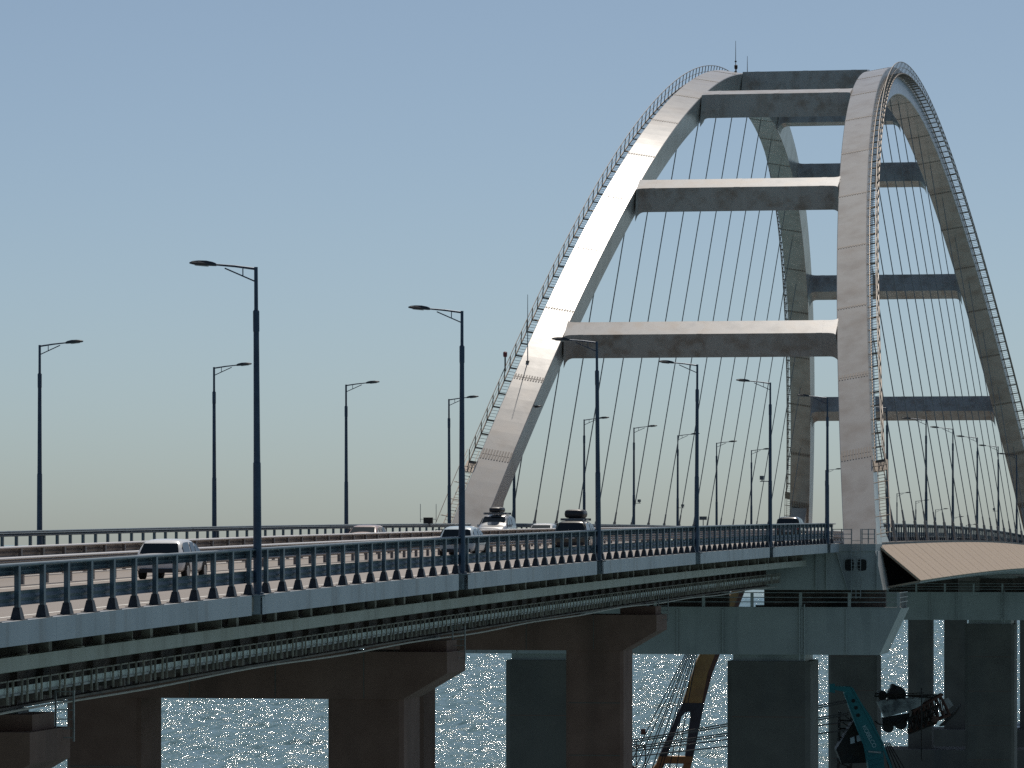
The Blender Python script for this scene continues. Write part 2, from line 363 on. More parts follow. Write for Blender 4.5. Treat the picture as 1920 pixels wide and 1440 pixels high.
def arch_pier(y0, zt, label, cols=(8.1, -8.1)):
    p = empty('arch_pier', (0, y0, SEA-2)); tag(p, label, 'pier', 'large piers under the arch ends')
    def put(mb, nm, m): o = mb.build(nm, m, p); o.location = (0, -y0, -(SEA-2)); return o
    y1 = y0+7; zb = zt-3.32
    put(MB().prism([(-17.7,zt),(17.7,zt),(16.15,zb),(-16.15,zb)], y0, y1), 'cap_beam', M['cap'])
    put(MB().box(-17.72,17.72,y0-.04,y0+.25,zt+.003,zt+.09), 'cap_edge', M['cap'])
    for x in (-13.2,-10.2,-4.3,1.6,4.9,10.6,13.8):
        put(MB().box(x-.06,x+.06,y0-.1,y0-.003,zb+.05,zt-.05), 'stiffener', M['cap'])
    for x in (10.45,10.8): put(MB().tube([(x,y0-.16,zt+.3),(x,y0-.16,zb-.4)], .05, 6), 'drain_pipe', M['cap'])
    for s in (1,-1):
        c = cols[0] if s > 0 else cols[1]; ch = .35
        put(MB().box(c-2.6,c+2.6,y0+1.1,y1-.6,zb-.5,zb-.003), 'column_head', M['cap'])
        a, b = c-3.0, c+3.0; ya, yb = y0+.7, y1-.2
        poly = [(a+ch,ya),(b-ch,ya),(b,ya+ch),(b,yb-ch),(b-ch,yb),(a+ch,yb),(a,yb-ch),(a,ya+ch)]
        put(MB().rings([[(q,r_,zz) for q,r_ in poly] for zz in (SEA-2, zb-.504)]), 'column', M['concgrey'])
        for zz in np.arange(zb-4.5, SEA, -4.2):   # lift joints of the casting
            for e in (ya-.012,): put(MB().box(a+ch,b-ch,e,e+.01,zz-.02,zz+.02), 'lift_joint', M['concbrown'])
    # guard rail along the front of the cap
    for zz in (.45,.78,1.12):
        put(MB().box(-17.6,17.6,y0+.06,y0+.11,zt+zz-.03,zt+zz+.03), 'rail', M['rail'])
    xs = np.arange(-17.5, 17.6, 3.5)
    for i, x in enumerate(xs): put(MB().box(x-.11,x+.11,y0+.02,y0+.14,zt+.09,zt+1.15), 'rail_post', M['cap'])
    for s in (1,-1):
        for zz in (.45,.78,1.12): put(MB().box(17.55*s-.03,17.55*s+.03,y0+.1,y1-.1,zt+zz-.03,zt+zz+.03), 'rail', M['rail'])
        for yy in np.arange(y0+1, y1, 1.2): put(MB().box(17.55*s-.04,17.55*s+.04,yy-.04,yy+.04,zt,zt+1.15), 'rail_post', M['rail'])
    for a_, b_ in ((-16.0,4.9),(7.5,16.3)):
        put(MB().box(a_,b_,y0+3.2,y0+3.9,zt+.004,zt+1.75), 'bearing_wall', M['web'])
    for s in (1,-1):                         # bearings under the arch feet
        for yy in (y0+2.2, y0+4.6): put(MB().box(13.2*s-.7,13.2*s+.7,yy-.6,yy+.6,zt+.004,zt+.62), 'bearing', M['machine'])
    # small things left on the cap
    put(MB().box(7.2,9.6,y0+.5,y0+.8,zt+.09,zt+.22).box(8.2,8.5,y0+.4,y0+.7,zt+.22,zt+.6), 'hydrant_box', M['machine'])
arch_pier(-2.0, -4.83, 'large grey pier carrying the near end of the arch')
arch_pier(222.0, -6.35, 'large shaded pier carrying the far end of the arch', (8.9, -7.9))

# ------------------------------------------------------------------ arch span
WF, TL, AH, AP, SP = 14.575, .169, 45.22, 2.05, 227.0
def arch_h(Y):
    v = abs((Y-SP/2)/(SP/2)); return AH*(1-v**AP) if v <= 1 else -(v-1)*AH*AP
def rib_pt(s, Y): h = arch_h(Y); return Vector((s*(WF-h*TL), Y, h))
def rib_frame(s, Y):
    d = .05; t = (rib_pt(s,Y+d)-rib_pt(s,Y-d)).normalized()
    up = Vector((-s*TL,0,1)).normalized()
    n = (up - t*up.dot(t)).normalized(); b = n.cross(t).normalized()
    if b.x*s < 0: b = -b                      # b points outward
    return rib_pt(s,Y), t, n, b
ya = np.linspace(-2, SP+2, 9001); Sarc = np.zeros_like(ya)
_pp = np.array([rib_pt(1,y) for y in ya]); Sarc[1:] = np.cumsum(np.linalg.norm(np.diff(_pp,axis=0),axis=1))
S0 = float(np.interp(0, ya, Sarc)); S1 = float(np.interp(SP, ya, Sarc)); NSEG = 24; SL = (S1-S0)/NSEG
def arcY(s_): return float(np.interp(S0+s_, ya, Sarc))if False else float(np.interp(S0+s_, Sarc, ya))

A = empty('arch_bridge', (0,0,0)); tag(A, 'tall steel road arch of two leaning ribs joined by crossbeams, with its deck', 'arch bridge')
HW, HD = 1.2, 2.6
for s in (-1, 1):
    for k in range(NSEG):
        a = k*SL + (0.012 if k else -1.2); b = (k+1)*SL - .012 + (1.2 if k == NSEG-1 else 0)
        mb = MB(); rings = []
        for q in np.linspace(a, b, 8):
            p, t, n, bb = rib_frame(s, arcY(q))
            c = .05
            rings.append([p-bb*(HW-c), p+bb*(HW-c), p+bb*HW-n*c, p+bb*HW-n*(HD-c), p+bb*(HW-c)-n*HD, p-bb*(HW-c)-n*HD, p-bb*HW-n*(HD-c), p-bb*HW-n*c])
        mb.rings(rings); seg = mb.build('rib_segment', M['rib'], A)
        # inner sleeve closes the joint
        if k:
            mb = MB(); rings = []
            for q in (k*SL-.3, k*SL+.3):
                p, t, n, bb = rib_frame(s, arcY(q)); c = .015
                rings.append([p-bb*(HW-c)-n*c, p+bb*(HW-c)-n*c, p+bb*(HW-c)-n*(HD-c), p-bb*(HW-c)-n*(HD-c)])
            mb.rings(rings).build('joint_sleeve', M['splice'], seg)
            # splice plates across the joint: a row of small plates on top and underside
            mb = MB(); big = k in (1, 2, NSEG-1, NSEG-2); ln = (.62 if k in (1,NSEG-1) else .34 if big else .17)
            for off in (0, -HD):
                for j in range(11):
                    xx = -HW+.14 + j*(2*HW-.28)/10
                    p, t, n, bb = rib_frame(s, arcY(k*SL)); sg = 1 if off == 0 else -1
                    cpos = p + bb*xx + n*(off + sg*.012)
                    mb.bar(cpos - t*ln, cpos + t*ln, .09, .03, n)
            for off in (0, -HD):
                p, t, n, bb = rib_frame(s, arcY(k*SL)); sg = 1 if off == 0 else -1
                cpos = p + n*(off + sg*.004); mb.bar(cpos-bb*(HW-.05), cpos+bb*(HW-.05), .06, .02, n)
            mb.build('splice_plates', M['splice'], seg)['kind'] = 'stuff'
    # foot gusset where the rib meets the tie girder
    for near in (True, False):
        mb = MB(); y0_ = 0 if near else SP; sg = 1 if near else -1
        pl = [(y0_+sg*3.2,-.25),(y0_+sg*13,-.25),(y0_+sg*10.6,.7),(y0_+sg*9.6,2.2),(y0_+sg*9.4,4.0),(y0_+sg*7.4,4.0)]
        ring = lambda off: [(s*(WF - z*TL) + off, y, z) for y, z in pl]
        mb.rings([ring(-.9), ring(.95)]).build('foot_gusset', M['rib'], A)

# crossbeams
for Yc in (22.65, 46.1, 74.2, 98.0, SP-98.0, SP-74.2, SP-46.1, SP-22.65):
    p, t, n, b = rib_frame(1, Yc); al = math.atan2(t.z, t.y)
    t = Vector((0, math.cos(al), math.sin(al))); n = Vector((0, -math.sin(al), math.cos(al)))
    h = arch_h(Yc); cen = Vector((0, Yc, h)) - n*.03
    D, Wd = 2.12, 1.95; rings = []
    Rr = .75
    xs_list = []
    for q in np.linspace(0, 1, 6): xs_list.append((q*Rr, Rr*(1-math.sqrt(max(0,1-(1-q)**2)))))
    half_top = WF - h*TL - HW
    def halfw(depth): return WF - (h-depth*math.cos(al))*TL - HW + .02
    ends = halfw(0) ; pts = [(-ends+x, g) for x, g in xs_list] + [(-ends+3.2, 0), (0, 0), (ends-3.2, 0)] + [(ends-x, g) for x, g in xs_list[::-1]]
    for i, (x, g) in enumerate(pts):
        xb = x + (.26 if x > 0 else -.26)*(1 if i in (0, len(pts)-1) else .8 if abs(x) > 2 else 0)
        g2 = g*.35
        rings.append([Vector((x,0,0))+cen - t*(Wd/2+g2), Vector((x,0,0))+cen + t*(Wd/2+g2),
                      Vector((xb,0,0))+cen + t*(Wd/2+g2) - n*(D+g), Vector((xb,0,0))+cen - t*(Wd/2+g2) - n*(D+g)])
    cb = MB().rings(rings).build('crossbeam', M['beam'], A)
    for x in (-ends+1.3, 0, ends-1.3):
        mb = MB(); mb.bar(Vector((x-.22,0,0))+cen+n*.004, Vector((x+.22,0,0))+cen+n*.004, Wd, .02, n)
        mb.bar(Vector((x-.22,0,0))+cen-t*(Wd/2+.004)-n*D/2, Vector((x+.22,0,0))+cen-t*(Wd/2+.004)-n*D/2, .02, D-.06, n)
        mb.build('joint_cover', mat_joint if False else M['splice'] if False else M['beam'], cb)

# hangers
for s in (-1, 1):
    for k in range(19):
        y = 19.1 + 10.49*k
        yq = y
        for _ in range(12):
            top, t, n, b = rib_frame(s, yq); top = top - n*(HD-.15); yq += y - top.y
        bot = Vector((s*WF, y, road(y)-.3))
        # keep the strand in the leaning plane of the rib
        hgr = MB().tube([bot, top], .05, 6).build('hanger', M['cable'], A)
        d = (top-bot).normalized()
        MB().tube([bot, bot+d*2.0, bot+d*2.05, bot+d*2.9], [.13,.13,.085,.07], 8).build('anchor_sleeve', M['sleeve'], hgr)

# maintenance catwalks along the outer sides of the ribs
for s in (-1, 1):
    s0, s1 = 10.2, NSEG*SL-10.2
    def cw(q, out, up): p, t, n, b = rib_frame(s, arcY(q)); return p + b*(HW+out) + n*up
    qs = np.linspace(s0, s1, 140)
    for out, up, rr, nm in ((.10,-.80,.06,'stair_stringer'), (.78,-.80,.06,'stair_stringer'), (.80,.30,.035,'handrail'), (.80,-.25,.024,'mid_rail')):
        MB().tube([cw(q,out,up) for q in qs], rr, 6).build(nm, M['catwalk'], A)
    for q in np.linspace(s0, s1, 126):
        mb = MB(); _, t, n, b = rib_frame(s, arcY(q))
        mb.bar(cw(q,.80,-.84), cw(q,.80,.32), .065, .065, t); mb.bar(cw(q,-.05,-.85), cw(q,.83,-.85), .09, .09, n)
        mb.build('rail_post', M['catwalk'], A)
    mb = MB()
    for q in np.arange(s0, s1, .42):
        _, t, n, b = rib_frame(s, arcY(q)); tt = Vector((0,1,0)) if abs(t.z) < .9 else t
        mb.bar(cw(q,.12,-.74), cw(q,.76,-.74), .16, .03, Vector((0,0,1)))
    o = mb.build('stair_treads', M['rail'], A); o['kind'] = 'stuff'
    for q in (s0, s1):                      # landing box at each foot
        sg = -1 if q == s0 else 1
        mb = MB(); p = cw(q,.45,-.8); _, t, n, b = rib_frame(s, arcY(q))
        mb.bar(p, p+t*sg*1.3, 1.0, .08, n)
        for o_ in (.05, .95):
            for u in (-.25, .3): mb.bar(cw(q,o_,u), cw(q,o_,u)+t*sg*1.3, .04, .04, n)
            mb.bar(cw(q,o_,-.8)+t*sg*1.3, cw(q,o_,.3)+t*sg*1.3, .05, .05, t)
        # ladder from the landing down to the deck
        mb.build('landing', M['catwalk'], A)
        mb = MB(); qe = .8 if q == s0 else NSEG*SL-.8
        for o_ in (.25,.75): mb.bar(cw(q+sg*1.3,o_,-.6), cw(qe,o_,-.6), .05, .05, n)
        for r_ in np.linspace(q+sg*1.3, qe, 22): mb.bar(cw(r_,.25,-.6), cw(r_,.75,-.6), .03, .03, n)
        for r_ in np.linspace(q+sg*1.3, qe, 5): mb.bar(cw(r_,-.1,-.3), cw(r_,1.1,-.3), .05, .05, n)
        mb.tube([cw(r_,1.1,.1) for r_ in np.linspace(q+sg*1.3, qe, 8)], .03, 6)
        mb.build('foot_ladder', M['catwalk'], A)

# masts and beacon on the ribs
def mast(name, s, Y, hgt, label, knob=False, off=0.0):
    p, t, n, b = rib_frame(s, Y); base = p + b*off
    e = empty(name, base); tag(e, label, 'mast')
    MB().tube([(0,0,-.05),(0,0,hgt*.5),(0,0,hgt)], [.045,.035,.02], 6).build('rod', M['cable'], e)
    MB().box(-.12,.12,-.12,.12,-.08,.1).build('base_plate', M['catwalk'], e)
    if knob: MB().tube([(.0,0,hgt*.32),(0,0,hgt*.36)], .1, 8).build('clamp', M['machine'], e)
mast('lightning_rod', -1, 100.5, 3.0, 'tallest thin rod on the crown of the left rib', True)
mast('lightning_rod', -1, 109, 2.0, 'shorter thin rod behind the crown of the left rib', off=0)
mast('lightning_rod', -1, 18.3, 5.2, 'thin rod on the left rib beside the lowest near crossbeam', off=.6)
def beacon(s, Y, off, up, label, m):
    p, t, n, b = rib_frame(s, Y); e = empty('warning_beacon', p + b*off); tag(e, label, 'beacon')
    MB().tube([(0,0,-.1),(0,0,up)], .06, 8).build('stem', M['machine'], e)
    MB().tube([(0,0,up),(0,0,up+.12),(0,0,up+.35),(0,0,up+.42)], [.13,.16,.16,.08], 10).build('lamp', m, e)
beacon(-1, 99.3, -.2, .3, 'small dark beacon beside the rods on the arch crown', M['machine'])
beacon(-1, 17.0, 2.0, 1.0, 'dark red beacon on the outer railing of the left rib', M['beacon'])

# arch deck: tie girders, soffit and wind fairings
def put(mb, nm, m, parent=A): return mb.build(nm, m, parent)
put(sweep(MB(), [(-15.75,-.04),(-15.75,-.5),(-16,-3.25),(16,-3.25),(15.75,-.5),(15.75,-.04)], 2.4, 226.6), 'deck_box', M['fairunder'])
for yend in (-3.0, 225.5):
    z = road(yend)
    y0_, y1_ = (yend, yend+5.3)
    put(MB().prism([(-15.95,z-.03),(15.95,z-.03),(15.95,z-.5),(16.5,z-3.3),(-16.5,z-3.3),(-15.95,z-.5)], y0_, y1_), 'end_diaphragm', M['cap'])
    put(MB().box(-15.98,15.98,y0_-.12,y0_-.002,z-.52,z-.02), 'end_lip', M['cap'])
    for x in (11.75,12.5,16.1,-11.75,-12.5,-16.1): put(MB().box(x-.05,x+.05,y0_-.2,y0_-.004,z-3.28,z-.53), 'end_stiffener', M['cap'])
    for s in (1,-1):
        mb = MB(); mb.bar((s*13.2,y0_-.1,z-.55),(s*14.0,y0_-.1,z-3.25),.06,.2,(0,1,0)); put(mb, 'end_stiffener', M['cap'])
        for xc in (14.1,15.0):           # oval manholes, rimmed
            poly = []
            for q in range(20):
                a = 2*math.pi*q/20; ca, sa = math.cos(a), math.sin(a)
                poly.append((xc*s + .36*math.copysign(abs(ca)**.55,ca), z-1.52+.44*math.copysign(abs(sa)**.55,sa)))
            put(MB().prism(poly, y0_-.03, y0_-.006), 'manhole', M['dark'])
            rim = MB(); rim.tube([(x_,y0_-.03,z_) for x_,z_ in poly]+[(poly[0][0],y0_-.03,poly[0][1])], .03, 6); put(rim, 'manhole_rim', M['cap'])
        # access ladder
        mb = MB()
        for xx in (14.3,14.62,14.95): mb.box(s*xx-.025,s*xx+.025,y0_-.5,y0_-.45,z-3.9,z+1.05 if xx != 14.62 else z-.0)
        for q in range(17): mb.box(min(s*14.3,s*14.95),max(s*14.3,s*14.95),y0_-.49,y0_-.46,z-3.8+q*.25,z-3.77+q*.25)
        put(mb, 'access_ladder', M['rail'])
        # gate railing on top of the end
        for zz in (.35,.68,1.02):
            put(MB().box(min(s*12.9,s*14.25),max(s*12.9,s*14.25),y0_+.05,y0_+.09,z+zz-.025,z+zz+.025), 'gate_rail', M['rail'])
            put(MB().box(min(s*15.0,s*15.9),max(s*15.0,s*15.9),y0_+.05,y0_+.09,z+zz-.025,z+zz+.025), 'gate_rail', M['rail'])
        for xx in (12.9,13.55,14.25,15.0,15.45,15.9): put(MB().box(s*xx-.04,s*xx+.04,y0_+.03,y0_+.11,z,z+1.05), 'gate_post', M['rail'])
# fairings: closed top panels with open end
for s in (1,-1):
    YB = [1.2] + [1.2 + 5.21*i for i in range(1, 44)]
    put(sweep(MB(), [(15.72*s,-.19),(18.74*s,-2.71),(18.70*s,-2.76),(15.68*s,-.24)], 1.3, YB[-1]), 'fairing_frame', M['splice'])
    for i_, (a, b) in enumerate(zip(YB[:-1], YB[1:])):
        ga, gb = (.12,.04) if i_ % 2 == 0 else (.04,.12)
        poly = [(15.78*s,-.10),(18.85*s,-2.66),(18.80*s,-2.74),(15.70*s,-.17)]
        put(sweep(MB(), poly, a+ga, b-gb, 5.3), 'fairing_panel', M['fairing'])
    put(sweep(MB(), [(18.80*s,-2.76),(18.74*s,-2.86),(16.2*s,-3.28),(16.2*s,-3.18)], 1.2, YB[-1]), 'fairing_soffit', M['fairunder'])
    for yy in (1.1,):
        z = road(yy); mb = MB()
        mb.bar((15.74*s,yy,z-.13),(18.8*s,yy,z-2.70),.12,.14,(0,1,0)); mb.bar((18.8*s,yy,z-2.72),(16.15*s,yy,z-3.22),.12,.14,(0,1,0))
        put(mb, 'fairing_end_frame', M['fairing'])
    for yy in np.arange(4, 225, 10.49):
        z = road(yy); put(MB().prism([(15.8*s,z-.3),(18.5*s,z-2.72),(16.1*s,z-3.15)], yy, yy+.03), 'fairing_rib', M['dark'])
    put(sweep(MB(), [(15.4*s,-.035),(15.8*s,-.035),(15.8*s,.06),(15.4*s,.06)], 2.4, 226), 'deck_kerb', M['splice'])

# ------------------------------------------------------------------ guard rails
def wbeam(x, z0, z1, side, depth=.075):
    """corrugated beam, closed thin profile; side = direction the waves bulge"""
    zs = np.linspace(z0, z1, 9); off = [0,.6,1,.6,.1,.6,1,.6,0]
    outp = [(x + side*depth*o, z) for o, z in zip(off, zs)]
    inn = [(px_ - side*.008, z) for px_, z in outp]
    return outp + inn[::-1]
def post_mesh(hgt, wd, flare):
    mb = MB(); mb.box(-.06,.06,-wd/2,wd/2,.0,hgt)
    if flare:
        a, b = wd*.95, wd*.56
        mb.add([(-.14,-a,0),(.14,-a,0),(.14,a,0),(-.14,a,0),(-.075,-b,.30),(.075,-b,.30),(.075,b,.30),(-.075,b,.30)],
               [(0,3,2,1),(4,5,6,7),(0,1,5,4),(1,2,6,5),(2,3,7,6),(3,0,4,7)])
        mb.box(-.2,.2,-a-.06,a+.06,-.0,.025)
    return mb
def guard_rail(label, x, inward, y0, y1, hgt=1.42, sp=2.278, rails=((.38,.76),(1.16,1.38)), flare=True, m='galv', basez=.022, phase=0.0, cap=False, wd=.19):
    g = empty('guard_rail', (x, y0, road(y0))); tag(g, label, 'guard rail', 'steel guard rails along the carriageways')
    inv = Vector((-x, -y0, -road(y0)))
    for a, b in rails:
        o = sweep(MB(), wbeam(x + inward*.09, a, b, inward), y0, y1, sp*3).build('rail_beam', M[m], g, smooth=False); o.location = inv
    rw_, rh_ = (.16, .055) if cap else (.10, .05)
    oct_ = [(x + inward*.03 + rw_*math.cos(2*math.pi*k/10), hgt + rh_*math.sin(2*math.pi*k/10)) for k in range(10)]
    o = sweep(MB(), oct_, y0, y1, sp*3).build('top_rail', M['medtop_lit'] if cap else M[m], g, smooth=True); o.location = inv
    first = None; fb = None
    y = y0 + .4 + phase
    while y < y1-.2:
        loc = (0, y-y0, road(y)+basez-road(y0))
        if first is None:
            first = MB().box(-.06,.06,-wd/2,wd/2,.03,hgt-.01).build('post', M[m], g); first.location = loc
            if flare:
                mb = MB(); a, b = wd*.95, wd*.58
                mb.add([(-.14,-a,.02),(.14,-a,.02),(.14,a,.02),(-.14,a,.02),(-.08,-b,.32),(.08,-b,.32),(.08,b,.32),(-.08,b,.32)],
                       [(0,3,2,1),(4,5,6,7),(0,1,5,4),(1,2,6,5),(2,3,7,6),(3,0,4,7)])
                mb.box(-.2,.2,-a-.07,a+.07,0,.02)
                fb = mb.build('post_foot', M['galvdark'], first)
        else:
            c = dup(first, g, loc)
            if fb: f2 = fb.copy(); C.objects.link(f2); f2.parent = c
        y += sp
guard_rail('near guard rail with two beams along the right edge of the approach', 13.2, -1, -235.6, -4.2, phase=.96)
guard_rail('dark guard rail along the right edge of the deck under the arch', 13.2, -1, 3.5, 226, phase=.3)
guard_rail('far guard rail along the left edge of the approach, posts against the sky', -13.2, 1, -180, -4.2, flare=False, rails=((.36,.6),(1.2,1.4)))
guard_rail('left guard rail along the far edge of the deck under the arch', -13.2, 1, 3.5, 226, flare=False)
guard_rail('median guard rail nearer to the camera, beside the right carriageway', 2.0, 1, -232, 226, hgt=.95, sp=3.0, rails=((.36,.64),(.66,.92)), flare=False, m='medrail', cap=True, basez=.004)
guard_rail('median guard rail farther from the camera, beside the left carriageway', -2.5, -1, -205, 226, hgt=1.12, sp=3.0, rails=((.34,.70),(.72,1.09)), flare=False, m='medrail', cap=True, basez=.004)
guard_rail('distant left guard rail beyond the far end of the arch', -13.2, 1, 231, 520, flare=False)

# ------------------------------------------------------------------ lamps
def make_lamp(H, reach=1.95):
    root = empty('street_lamp')
    pts = [(0,0,.0),(0,0,.06),(0,0,.07),(0,0,H*.40),(0,0,H*.405),(0,0,H*.80),(0,0,H*.805),(0,0,H*.865),(0,0,H*.87),(0,0,H)]
    rr = [.2,.2,.135,.12,.105,.088,.10,.10,.062,.058]
    MB().tube(pts, rr, 10).build('pole', M['pole'], root, smooth=False)
    mb = MB(); a = Vector((0,0,H-.06)); hd = Vector((-reach+.62,0,H+.10))
    mb.tube([a, a.lerp(hd,.5)+Vector((0,0,.015)), hd], [.04,.036,.03], 8)
    mb.tube([(0,0,H-.46),(-.5,0,H-.24),(-1.0,0,H-.02)], .025, 6); mb.bar((-.42,0,H-.28),(-.42,0,H-.04),.03,.03,(0,1,0))
    mb.build('arm', M['pole'], root)
    rings = []
    for x, hw, zt, zb in ((.05,.05,.045,-.045),(-.06,.10,.08,-.05),(-.25,.15,.10,-.055),(-.50,.165,.085,-.06),(-.70,.13,.05,-.055),(-.80,.05,.005,-.04)):
        ox, oz = hd.x, hd.z + (-x)*.10
        rings.append([(ox+x,-hw*.6,oz+zt),(ox+x,hw*.6,oz+zt),(ox+x,hw,oz+.01),(ox+x,hw*.85,oz+zb),(ox+x,-hw*.85,oz+zb),(ox+x,-hw,oz+.01)])
    MB().rings(rings).build('lamp_head', M['head'], root, smooth=False)
    MB().bar(hd+Vector((-.22,0,-.045)), hd+Vector((-.62,0,-.005)), .2, .03).build('lamp_lens', M['lens'], root)
    return root
ordn = ['first','second','third','fourth','fifth','sixth','seventh','eighth','ninth','tenth','eleventh','twelfth','thirteenth','fourteenth']
lampA = make_lamp(10.2); usedA = [False]
lampB = make_lamp(10.75, 2.0); usedB = [False]
def place_lamp(proto, used, x, y, z, rz, label, grp):
    o = proto if not used[0] else copy_tree(proto)
    used[0] = True
    o.location = (x, y, z); o.rotation_euler = (R(random.gauss(0,.18)), R(random.gauss(0,.18)), rz + R(random.gauss(0,1.5))); tag(o, label, 'street lamp', grp); return o
GR, GL = 'street lamps along the right side', 'street lamps along the left side'
where_r = ['tallest and nearest street lamp, on the near guard rail left of centre','street lamp on the near guard rail in front of the left rib foot',
           'third lamp from the left along the near guard rail, before the lowest crossbeam','fourth lamp from the left along the near guard rail',
           'fifth lamp from the left along the near guard rail, with a camera on its pole','sixth lamp from the left along the near guard rail, beside the right rib foot']
for i in range(6):
    y = -181.03+LSP*i; o = place_lamp(lampA, usedA, 13.28, y, road(y)+.022, 0, where_r[i], GR)
    # outrigger bracket below each lamp of the near row
    mb = MB(); mb.box(-.28,.3,-.24,.24,-.05,-.003); mb.box(.14,.2,-.2,.2,-.62,-.05); mb.box(-.15,.2,-.2,-.15,-.62,-.05); mb.box(-.15,.2,.15,.2,-.62,-.05)
    mb.build('mounting_bracket', M['fascia'], o)
for i, y in enumerate((36.5,74.1,105.3,138.2,172.2,204.9)):
    place_lamp(lampB, usedB, 13.28, y, road(y), 0, '%s lamp right of the right rib, along the arch deck railing' % ordn[i], GR)
ly = [-182.4+34.2*2+34.2*i for i in range(4)] + [14.7,48.4,76.6,105.3,134.6,164.2]
where_l = ['leftmost street lamp, on the far guard rail','second lamp from the left along the far guard rail','third lamp from the left along the far guard rail',
           'lamp on the far guard rail just in front of the left rib foot','lamp of the far row whose head is hidden behind the left rib',
           'first lamp of the far row seen through the hangers right of the left rib','second lamp of the far row seen through the left hangers, with camera',
           'third lamp of the far row seen through the left hangers, with camera','fourth lamp of the far row seen through the left hangers','fifth lamp of the far row seen through the left hangers']
for i, y in enumerate(ly):
    place_lamp(lampA, usedA, -13.28, y, road(y)+.022, math.pi, where_l[i], GL)
for i, y in enumerate((243.1, 294, 345.9, 379.5, 418.8, 455, 490)):
    place_lamp(lampA, usedA, -13.28, y, road(y)-.1, math.pi, '%s distant lamp of the far row beyond the arch span' % ordn[i], GL)

def camera_unit(x, y, z, label, sx=1):
    e = empty('traffic_camera', (x,y,z)); tag(e, label, 'camera')
    MB().bar((0,0,0),(.55*sx,0,.0),.05,.05).build('arm', M['pole'], e)
    MB().box(.42*sx-.11,.42*sx+.11,-.32,.32,.1,.34).build('housing', M['signgrey'], e)
    MB().tube([(.42*sx,0,0),(.42*sx,0,.12)],.04,6).build('swivel', M['pole'], e)
camera_unit(-13.2, 76.6, road(76)+3.4, 'small traffic camera on a far lamp pole behind the left hangers, left one')
camera_unit(-13.2, 105.3, road(105)+3.2, 'small traffic camera on a far lamp pole behind the left hangers, right one')
camera_unit(13.2, -181.03+LSP*4, road(-44)+4.1, 'traffic camera on the fifth near lamp pole', -1)
camera_unit(13.2, 172.2, road(172)+3.6, 'traffic camera on a lamp pole right of the blue sign', -1)
def sign(x, y, z, wd, hg, m, label, top):
    e = empty('road_sign', (x,y,road(y))); tag(e, label, 'sign')
    MB().tube([(0,0,0),(0,0,top)],.045,8).build('post', M['signgrey'], e)
    MB().box(-wd/2,wd/2,-.09,-.05,top-hg,top).build('panel', m, e)
    if m is M['signblue']:
        for k in range(2): MB().box(-wd*.36,wd*.30-k*.25,-.1,-.092,top-.30-k*.32,top-.18-k*.32).build('white_line', M['white'], e)
sign(-13.0, 122, 0, .75, .35, M['signgrey'], 'small grey sign board on the far railing behind the left hangers', 2.5)
sign(-13.0, 465, 0, 2.2, 1.3, M['signblue'], 'blue road sign far beyond the right hangers', 6.0)
e = empty('weather_mast', (-13.2,-19.5,road(-19.5)+1.46)); tag(e, 'small twin mast with black box on the far guard rail left of the arch', 'mast')
MB().box(-.3,.3,-.2,.2,0,.42).build('box', M['machine'], e)
for xx in (-.55,.55): MB().tube([(xx,0,.1),(xx,0,1.35)],.02,5).build('whip', M['cable'], e)
MB().bar((-.55,0,.3),(.55,0,.3),.03,.03).build('crossbar', M['cable'], e)

